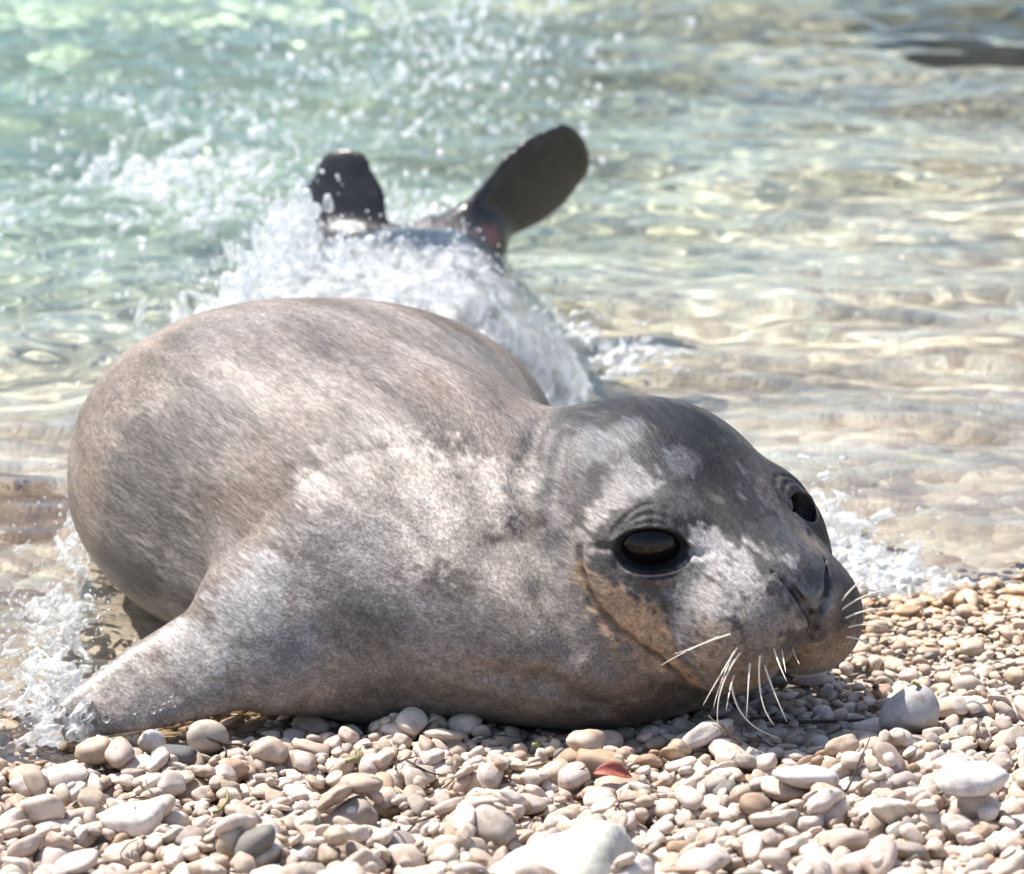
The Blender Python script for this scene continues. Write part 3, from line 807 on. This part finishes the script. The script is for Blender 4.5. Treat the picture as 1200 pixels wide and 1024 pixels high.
for i, (p_, ax_, R_) in enumerate(PEB):
    r = np.random.default_rng(1000 + i)
    if i in single:
        Vs, Fs = stone(3, *ax_, r)
        nm, cc, wet = tone(r, p_[0], p_[1])
        if i in SPECIAL: nm, cc, lab = SPL[SPECIAL[i]]; cc = np.array(cc)
        else:
            size = 'large' if ax_[0] > .013 else ('small' if ax_[0] < .0095 else 'medium')
            shape = 'long' if ax_[1] / ax_[0] < .68 else ('flat' if ax_[2] / ax_[0] < .45 else 'round')
            lab = f'{size} {shape} {nm} {"wet" if wet > .4 else "dry"} pebble {place_of(p_)}'
        o = mesh_obj('pebble', Vs @ R_.T, Fs, pm)
        o.location = p_
        set_col(o, 'tint', np.tile(np.array([*cc, wet]), (len(Vs), 1)))
        tag(o, lab, 'pebble', 'pebbles on top of the beach')
        o.cycles.is_caustics_receiver = True
    elif seen[i] > 1:
        Vs, Fs = stone(3 if seen[i] > 18 else 2, *ax_, r)
        nm, cc, wet = tone(r, p_[0], p_[1])
        bufV.append(Vs @ R_.T + np.array(p_)); bufF.append(Fs + nv); nv += len(Vs)
        bufC.append(np.tile(np.array([*cc, wet]), (len(Vs), 1)))
o = mesh_obj('pebble_bed', np.concatenate(bufV), np.concatenate(bufF), pm)
set_col(o, 'tint', np.concatenate(bufC))
o.cycles.is_caustics_receiver = True
tag(o, 'bed of countless small cream and beige pebbles covering the beach', 'pebbles', kind='stuff')
print('PEBBLES', len(PEB), 'single', len(single), 'bed', len(bufV))

def surf(x, y):
    i = int(np.clip((x - hx0) / STEP, 0, HM_.shape[0] - 1)); j = int(np.clip((y - hy0) / STEP, 0, HM_.shape[1] - 1))
    return float(HM_[i, j])
def patch_max(x, y, r):
    m = (gXX - x) ** 2 + (gYY - y) ** 2 < r * r
    return float(HM_[m].max())

# ------------------------------------------------------------------ the big white rock at the front
def rock_material(name, c0, c1, sc_=18.):
    m, n, out = material(name)
    tc = N(n, 'ShaderNodeTexCoord')
    n1 = N(n, 'ShaderNodeTexNoise', i_Scale=sc_, i_Detail=8.0, i_Roughness=.62); n.links.new(tc.outputs['Object'], n1.inputs['Vector'])
    n2 = N(n, 'ShaderNodeTexNoise', i_Scale=sc_ * 9, i_Detail=4.0); n.links.new(tc.outputs['Object'], n2.inputs['Vector'])
    r1 = ramp(n, [(.32, c0), (.58, c1)]); n.links.new(n1.outputs[0], r1.inputs[0])
    r2 = ramp(n, [(.3, .75), (.55, 1.0)]); n.links.new(n2.outputs[0], r2.inputs[0])
    c = mixc(n, 'MULTIPLY', .8, r1.outputs[0], r2.outputs[0])
    b = N(n, 'ShaderNodeBsdfPrincipled', i_Roughness=.75); n.links.new(c, b.inputs['Base Color'])
    bp = N(n, 'ShaderNodeBump', i_Strength=.6, i_Distance=.004); n.links.new(n1.outputs[0], bp.inputs['Height'])
    bp2 = N(n, 'ShaderNodeBump', i_Strength=.4, i_Distance=.001); n.links.new(n2.outputs[0], bp2.inputs['Height'])
    n.links.new(bp.outputs[0], bp2.inputs['Normal']); n.links.new(bp2.outputs[0], b.inputs['Normal'])
    n.links.new(b.outputs[0], out.inputs[0]); return m
r = np.random.default_rng(5)
n_, f_ = ICO[4]
def cut_stone(n_, planes, rough, r):
    """rounded polyhedron: radius limited by each (direction, distance)"""
    rad = np.full(len(n_), 9.)
    inv = np.zeros(len(n_))
    for d, L in planes:
        d = np.array(d, float); d /= np.linalg.norm(d)
        inv += np.maximum(n_ @ d / L, 0) ** 26
    rad = 1 / np.maximum(inv, 1e-12) ** (1 / 26)
    for q in range(10):
        w_ = r.normal(0, 1, 3) * (2 + 1.4 * q); rad *= 1 + rough / (1 + .5 * q) * np.sin(n_ @ w_ + r.random() * 6.28)
    return n_ * rad[:, None]
Vs = cut_stone(n_, [((-.55, -.25, .8), .048), ((.9, -.2, .35), .036), ((.35, -.75, .55), .050), ((-.1, .9, .5), .045), ((-.9, .1, .1), .085), ((-.4, -.9, .1), .060), ((0, 0, -1), .05), ((.15, .1, 1), .062), ((.9, .5, 0), .05)], .022, r)
rock = mesh_obj('white_rock', Vs, f_, rock_material('white_rock', (.36, .35, .29), (.52, .51, .46)))
rock.location = (.056, -1.150, .030); rock.scale = (.92, .92, .95)
tag(rock, 'big angular white rock sticking up out of the pebbles', 'rock')

# ------------------------------------------------------------------ submerged dark rocks at the back
def lump(name, loc, size, label, mat, seed):
    r = np.random.default_rng(seed); Vs, Fs = stone(4, *size, r, rough=.13, cuts=3)
    o = mesh_obj(name, Vs, Fs, mat); o.location = loc
    o.cycles.is_caustics_receiver = True
    return tag(o, label, 'rock')
dm = rock_material('weedy_rock', (.09, .08, .046), (.19, .16, .095), 9.)
br = rock_material('brown_stone', (.13, .08, .04), (.30, .20, .11), 30.)
lump('submerged_rock', (-.47, -.22, -.098), (.11, .16, .05), 'golden brown stone under the swirling water beside the seal\'s flank', br, 8)
lump('submerged_rock', (-.44, -.46, -.070), (.06, .08, .045), 'brown stone awash in the foam beside the front flipper', br, 9)
lump('submerged_rock', (.74, 1.95, -.19), (.36, .20, .12), 'dark weedy rock under the water behind the seal', dm, 3)

# ------------------------------------------------------------------ twigs, leaf and weed scraps
def plain(name, c, rough=.6):
    m, n, out = material(name)
    tc = N(n, 'ShaderNodeTexCoord')
    n1 = N(n, 'ShaderNodeTexNoise', i_Scale=220.0, i_Detail=4.0); n.links.new(tc.outputs['Object'], n1.inputs['Vector'])
    r1 = ramp(n, [(.3, tuple(q * .6 for q in c)), (.65, tuple(min(q * 1.25, 1) for q in c))]); n.links.new(n1.outputs[0], r1.inputs[0])
    b = N(n, 'ShaderNodeBsdfPrincipled', i_Roughness=rough); n.links.new(r1.outputs[0], b.inputs['Base Color'])
    n.links.new(b.outputs[0], out.inputs[0]); return m
tw_m = plain('dry_twig', (.045, .03, .022)); tw2 = plain('brown_twig', (.12, .075, .045)); gr_m = plain('green_weed', (.20, .20, .06))
def twig(x, y, yaw, L_, rad, lab, mat=tw_m, bend=.15, name='twig', lift=.3):
    n_ = 9; P_ = []
    for k in range(n_):
        t = k / (n_ - 1) - .5
        xx = x + L_ * t * math.cos(yaw) - bend * L_ * (t * t * 4 - .5) * math.sin(yaw) * .5; yy = y + L_ * t * math.sin(yaw) + bend * L_ * (t * t * 4 - .5) * math.cos(yaw) * .5
        P_.append([xx, yy, patch_max(xx, yy, .004)])
    Z_ = np.array([p[2] for p in P_]); fit = np.polyval(np.polyfit(np.arange(n_), Z_, 1), np.arange(n_))
    Z_ = np.maximum(Z_ * .5 + fit * .5, fit) 
    for k in range(n_): P_[k][2] = Z_[k] + rad * .6
    Vs, Fs = [], []
    ns = 6
    for k in range(n_):
        d = np.array(P_[min(k + 1, n_ - 1)]) - np.array(P_[max(k - 1, 0)]); d /= np.linalg.norm(d)
        u = np.cross(d, (0, 0, 1)); u /= np.linalg.norm(u); v = np.cross(u, d); rr = rad * (1 - .55 * k / n_) * (.85 + .3 * random.random())
        for q in range(ns): a = 6.2832 * q / ns; Vs.append(np.array(P_[k]) + rr * (math.cos(a) * u + math.sin(a) * v))
    for k in range(n_ - 1):
        for q in range(ns): Fs.append((k * ns + q, k * ns + (q + 1) % ns, (k + 1) * ns + (q + 1) % ns, (k + 1) * ns + q))
    Fs.append(tuple(range(ns))[::-1]); Fs.append(tuple((n_ - 1) * ns + q for q in range(ns)))
    c = np.array(P_[n_ // 2]); o = mesh_obj(name, [v - c for v in Vs], Fs, mat); o.location = c
    return tag(o, lab, 'twig' if name == 'twig' else 'seaweed', 'dry scraps on the pebbles')
twig(.245, -.785, .22, .125, .0022, 'long dark twig lying on the pebbles under the seal\'s muzzle', bend=.1)
twig(.285, -.700, 1.9, .022, .0022, 'short dark twig stub upright beside the wet pebbles by the muzzle', bend=.5)
twig(-.225, -.800, -.1, .055, .0014, 'thin dark twig running out from under the front flipper', bend=.3)
for k in range(34):
    x = rng.uniform(-.36, .36); y = rng.uniform(-1.10, -.80)
    if sc.sample(np.array([[x, y, surf(x, y)]]))[0] < .01: continue
    twig(x, y, rng.uniform(0, 3.14), rng.uniform(.014, .042), rng.uniform(.0006, .0012), 'short thin dark dry twig scrap lying among the pebbles', tw_m if k % 3 else tw2, bend=rng.uniform(-.7, .7))
for (x, y) in ((-.215, -.945), (.02, -.83), (-.355, -.93), (-.12, -.86), (.315, -.80)):
    twig(x, y, rng.uniform(0, 3.14), .02, .0016, 'small yellow-green scrap of weed between pebbles', gr_m, bend=.6, name='weed_scrap')
# red-brown leaf
Vs, Fs = [], []
nl, wl = 12, 6
for i in range(nl + 1):
    t = i / nl; wd = .0065 * math.sin(math.pi * t) ** .7
    for j in range(wl + 1):
        s_ = j / wl * 2 - 1; Vs.append(((t - .5) * .030, s_ * wd, .0035 * s_ * s_ * math.sin(math.pi * t) + .003 * math.sin(t * 4)))
for i in range(nl):
    for j in range(wl): a = i * (wl + 1) + j; Fs.append((a, a + wl + 1, a + wl + 2, a + 1))
leaf = mesh_obj('leaf', Vs, Fs, plain('red_leaf', (.30, .075, .05)))
leaf.modifiers.new('thickness', 'SOLIDIFY').thickness = .0006
leaf.location = (.075, -.937, patch_max(.075, -.937, .010) + .003); leaf.rotation_euler = (.5, .1, .15)
tag(leaf, 'small red-brown dry leaf on the pebbles below the seal\'s chin', 'leaf')

# ------------------------------------------------------------------ foam, splashes and spray
def foam_material(name, white):
    m, n, out = material(name)
    gl = N(n, 'ShaderNodeBsdfGlass', i_Roughness=.08, i_IOR=1.2)
    df = N(n, 'ShaderNodeBsdfDiffuse'); df.inputs['Color'].default_value = (.93, .95, .95, 1)
    tr = N(n, 'ShaderNodeBsdfTranslucent'); tr.inputs['Color'].default_value = (.93, .95, .95, 1)
    gs = N(n, 'ShaderNodeBsdfGlossy', i_Roughness=.18); tp = N(n, 'ShaderNodeBsdfTransparent')
    tc = N(n, 'ShaderNodeNewGeometry')
    n1 = N(n, 'ShaderNodeTexNoise', i_Scale=70.0, i_Detail=5.0); n.links.new(tc.outputs['Position'], n1.inputs['Vector'])
    r1 = ramp(n, [(.35, white - .35), (.65, min(white + .3, 1))]); n.links.new(n1.outputs[0], r1.inputs[0])
    a = N(n, 'ShaderNodeMixShader'); a.inputs[0].default_value = .45; n.links.new(df.outputs[0], a.inputs[1]); n.links.new(tr.outputs[0], a.inputs[2])
    b = N(n, 'ShaderNodeMixShader'); b.inputs[0].default_value = .12; n.links.new(a.outputs[0], b.inputs[1]); n.links.new(gs.outputs[0], b.inputs[2])
    g2 = N(n, 'ShaderNodeMixShader'); g2.inputs[0].default_value = .55; n.links.new(gl.outputs[0], g2.inputs[1]); n.links.new(tp.outputs[0], g2.inputs[2])
    c = N(n, 'ShaderNodeMixShader'); n.links.new(r1.outputs[0], c.inputs[0]); n.links.new(g2.outputs[0], c.inputs[1]); n.links.new(b.outputs[0], c.inputs[2])
    bp = N(n, 'ShaderNodeBump', i_Strength=.6, i_Distance=.003); n2 = N(n, 'ShaderNodeTexNoise', i_Scale=260.0, i_Detail=3.0); n.links.new(tc.outputs['Position'], n2.inputs['Vector'])
    n.links.new(n2.outputs[0], bp.inputs['Height'])
    for q in (gl, df, gs): n.links.new(bp.outputs[0], q.inputs['Normal'])
    n.links.new(c.outputs[0], out.inputs[0]); return m
fm = foam_material('foam', .42); dw = foam_material('spray_glint', .8); sm = foam_material('splash_water', .34)
def water_at(x, y):
    i = int(np.clip(np.searchsorted(wx, x), 0, len(wx) - 1)); j = int(np.clip(np.searchsorted(wy, y), 0, len(wy) - 1)); return float(WZ[i, j])
def splash(name, label, clusters, mat, seed, h=.0032):
    """clusters: centre, spread, count, radius range, lift, drift"""
    r = np.random.default_rng(seed); prim = []
    for (c, s_, cnt, r0, r1, lift, drift) in clusters:
        for i in range(cnt):
            p_ = np.array(c) + r.normal(0, 1, 3) * np.array(s_)
            base = water_at(p_[0], p_[1]); base = max(base, float(ground_z(np.array(p_[0]), np.array(p_[1]))) + .004)
            zz = base + abs(r.normal(0, 1)) * lift
            p_[2] = zz
            d = np.array(drift) + r.normal(0, 1, 3) * .35; d /= np.linalg.norm(d) + 1e-6
            ln = r.uniform(.2, 1) * .022; ra = r0 * (r1 / r0) ** r.random()
            q_ = p_ + d * ln; q_[2] = max(q_[2], base - .002)
            prim.append((p_, q_, ra, ra * r.uniform(.3, .9)))
    P_ = np.array([p[0] for p in prim]); lo = P_.min(0) - .05; hi = P_.max(0) + .05
    S = Sculpt(np.arange(lo[0], hi[0], h), np.arange(lo[1], hi[1], h), np.arange(lo[2], hi[2], h))
    for a, b, ra, rb in prim: S.cone(a, b, ra, rb, .005)
    Vv, Ff_ = S.mesh()
    Vv = Vv + (vnoise(Vv, 160, seed + 1) - .5)[:, None] * np.array([.002, .002, .004])
    o = mesh_obj(name, Vv, Ff_, mat)
    return tag(o, label, 'splash', kind='stuff')
splash('splash', 'white splash thrown up over the seal\'s lower back by the hind flippers', [
    ((-.255, .20, 0), (.040, .065, 0), 420, .0014, .0060, .022, (-.2, .1, .6)),
    ((-.222, .29, 0), (.016, .030, 0), 230, .0014, .0055, .040, (-.1, .1, 1)),
    ((-.285, .10, 0), (.030, .060, 0), 160, .0012, .0045, .010, (-.3, .1, .2)),
    ((-.14, .19, 0), (.045, .060, 0), 150, .0010, .0030, .004, (.3, -.3, .1)),
    ((-.03, .24, 0), (.030, .060, 0), 80, .0009, .0024, .002, (.3, -.4, 0))], sm, 31, .0024)
splash('foam', 'white foam patch on the green water behind the seal\'s back', [
    ((-.37, .85, 0), (.055, .10, 0), 260, .0018, .0065, .012, (.6, .1, .2)),
    ((-.56, .66, 0), (.03, .07, 0), 60, .0015, .005, .005, (.6, .1, .1))], fm, 32, .003)
splash('splash', 'small white splash between the two hind flippers', [
    ((-.10, .60, 0), (.026, .05, 0), 150, .0016, .006, .024, (.1, .1, .8))], sm, 33, .0026)
splash('foam', 'scattered white flecks of foam on the far green water', [
    ((-.10, 1.35, 0), (.09, .20, 0), 170, .0015, .005, .016, (.3, .1, .5)),
    ((.02, 1.75, 0), (.05, .07, 0), 80, .002, .006, .010, (.3, .1, .5)),
    ((-.33, 1.45, 0), (.20, .25, 0), 90, .0015, .0035, .005, (.6, .1, .1)),
    ((-.25, 1.0, 0), (.22, .30, 0), 80, .0015, .0035, .003, (.6, .1, .1))], fm, 34, .0036)
splash('foam', 'white swash foam breaking on the pebbles behind the seal\'s muzzle', [
    ((.268, -.33, 0), (.020, .050, 0), 220, .0010, .0045, .007, (.5, -.3, .2)),
    ((.310, -.39, 0), (.026, .024, 0), 260, .0010, .0038, .005, (.6, -.3, .1)),
    ((.350, -.425, 0), (.018, .014, 0), 110, .0009, .0028, .003, (.6, -.3, .1))], fm, 35, .0020)
splash('foam', 'white swash foam along the seal\'s flank and front flipper', [
    ((-.378, -.34, 0), (.008, .08, 0), 90, .0010, .0035, .006, (.1, -.6, .2)),
    ((-.372, -.56, 0), (.012, .06, 0), 120, .0010, .0045, .008, (.1, -.6, .2)),
    ((-.368, -.69, 0), (.026, .03, 0), 180, .0009, .0035, .006, (.5, -.4, .1)),
    ((-.405, -.52, 0), (.03, .09, 0), 70, .0008, .0026, .004, (.3, -.4, .1)),
    ((-.335, -.735, 0), (.020, .012, 0), 110, .0008, .0030, .004, (.5, -.4, .1)),
    ((-.350, -.775, 0), (.014, .010, 0), 120, .0008, .0028, .010, (.5, -.4, .3))], sm, 36, .0018)
splash('foam', 'small crests of foam where the water runs off the seal\'s hip', [
    ((.11, .20, 0), (.022, .020, 0), 90, .0010, .004, .005, (.6, -.1, .1)),
    ((.06, .26, 0), (.02, .04, 0), 50, .0010, .003, .003, (.6, -.1, .1))], fm, 37, .0022)
# a thin aerated sheet of water sliding over the hindquarters
fx = np.arange(-.36, .16, .004); fy = np.arange(-.10, .42, .004)
FX, FY = np.meshgrid(fx, fy, indexing='ij')
fz = hump(FX, FY); keep = fz > .022
FZ = fz + .007 + .006 * (grid_noise(FX.shape, 9, 61) - .5) + .004 * (grid_noise(FX.shape, 4, 62) - .5)
Vf, Ff2 = sheet(FX, FY, FZ); km = keep.reshape(-1); Ff2 = Ff2[km[Ff2].all(1)]
used = np.unique(Ff2); remap = np.full(len(Vf), -1); remap[used] = np.arange(len(used))
fmat, n, out = material('aerated_film')
tp = N(n, 'ShaderNodeBsdfTransparent'); df = N(n, 'ShaderNodeBsdfDiffuse'); tr = N(n, 'ShaderNodeBsdfTranslucent'); gs = N(n, 'ShaderNodeBsdfGlossy', i_Roughness=.12)
for q in (df, tr): q.inputs['Color'].default_value = (.92, .94, .94, 1)
geo = N(n, 'ShaderNodeNewGeometry'); mp = N(n, 'ShaderNodeMapping'); mp.inputs['Scale'].default_value = (60, 22, 40); mp.inputs['Rotation'].default_value = (0, 0, .5)
n.links.new(geo.outputs['Position'], mp.inputs['Vector'])
n1 = N(n, 'ShaderNodeTexNoise', i_Scale=1.0, i_Detail=7.0, i_Roughness=.68, i_Distortion=.8); n.links.new(mp.outputs[0], n1.inputs['Vector'])
r1 = ramp(n, [(.38, .08), (.56, .32), (.70, .72)]); n.links.new(n1.outputs[0], r1.inputs[0])
a = N(n, 'ShaderNodeMixShader'); a.inputs[0].default_value = .4; n.links.new(df.outputs[0], a.inputs[1]); n.links.new(tr.outputs[0], a.inputs[2])
b = N(n, 'ShaderNodeMixShader'); b.inputs[0].default_value = .15; n.links.new(a.outputs[0], b.inputs[1]); n.links.new(gs.outputs[0], b.inputs[2])
c = N(n, 'ShaderNodeMixShader'); n.links.new(r1.outputs[0], c.inputs[0]); n.links.new(tp.outputs[0], c.inputs[1]); n.links.new(b.outputs[0], c.inputs[2])
bp = N(n, 'ShaderNodeBump', i_Strength=.7, i_Distance=.004); n.links.new(n1.outputs[0], bp.inputs['Height'])
for q in (df, gs): n.links.new(bp.outputs[0], q.inputs['Normal'])
n.links.new(c.outputs[0], out.inputs[0])
o = mesh_obj('water_film', Vf[used], remap[Ff2], fmat)
o.modifiers.new('thickness', 'SOLIDIFY').thickness = .002
tag(o, 'thin whitish sheet of water sliding over the seal\'s hindquarters', 'water', kind='stuff')
# spray: countless fine drops, the far white ones standing in for sun glints
r = np.random.default_rng(77); n_, f_ = ICO[1]; bv, bf, k = [], [], 0
SPRAY = [((-.25, .22, .05), (.055, .08, .035), 420, .0008, .0028), ((-.10, .60, .04), (.04, .06, .03), 130, .001, .003), ((-.37, .85, .03), (.09, .14, .02), 260, .001, .0035),
         ((-.10, 1.35, .03), (.12, .25, .025), 420, .0012, .0040), ((-.38, 1.35, .008), (.22, .32, .006), 420, .0010, .0030), ((-.30, .60, .008), (.18, .25, .006), 260, .001, .0026),
         ((-.10, .17, .02), (.06, .09, .01), 260, .0006, .0020), ((.285, -.36, .02), (.04, .06, .015), 260, .0006, .0018), ((-.375, -.50, .02), (.03, .14, .015), 320, .0006, .0018),
         ((-.36, -.70, .012), (.035, .04, .008), 260, .0005, .0016), ((.10, .22, .006), (.06, .08, .004), 60, .0008, .002), ((.35, .6, .004), (.25, .5, .003), 50, .0008, .0022)]
for c, s_, cnt, r0, r1 in SPRAY:
    for i in range(cnt):
        p_ = np.array(c) + r.normal(0, 1, 3) * np.array(s_)
        zb = max(water_at(p_[0], p_[1]), float(ground_z(np.array(p_[0]), np.array(p_[1])))); p_[2] = zb + abs(r.normal(0, 1)) * s_[2] * 1.2
        if sc.sample(p_[None])[0] < 0 and p_[1] < .62: continue
        ra = r0 * (r1 / r0) ** (r.random() ** 1.5) * (1.5 if c[1] > .5 else 1)  # far drops enlarged to read as glints
        bv.append(n_ * ra * np.array([1, 1, r.uniform(.8, 1.3)]) + p_); bf.append(f_ + k); k += len(n_)
o = mesh_obj('spray', np.concatenate(bv), np.concatenate(bf), dw)
tag(o, 'fine white spray drops round the splash, with far white drops for sun glints', 'spray', kind='stuff')
# single clear drops hanging in front of the flipper
dm2, n, out = material('water_drop')
gl = N(n, 'ShaderNodeBsdfGlass', i_Roughness=.0, i_IOR=1.33); n.links.new(gl.outputs[0], out.inputs[0])
DROP_P = [(-0.3133, -0.8000, 0.0316, 0.0032), (-0.2914, -0.8000, 0.0372, 0.0020), (-0.2769, -0.8000, 0.0386, 0.0025), (-0.2716, -0.8000, 0.0407, 0.0021), (-0.2689, -0.8000, 0.0457, 0.0019), (-0.2649, -0.8000, 0.0471, 0.0016), (-0.2604, -0.8000, 0.0429, 0.0014), (-0.2628, -0.8000, 0.0513, 0.0018)]
for i, (x, y, z, ra) in enumerate(DROP_P):
    Vv, Ff_ = ICO[3]
    o = mesh_obj('water_drop', Vv * ra * np.array([1, 1, 1.06 + .05 * (i % 3)]), Ff_, dm2); o.location = (x, y, z)
    tag(o, 'clear round water drop flying in front of the seal\'s front flipper', 'water drop', 'water drops by the flipper')
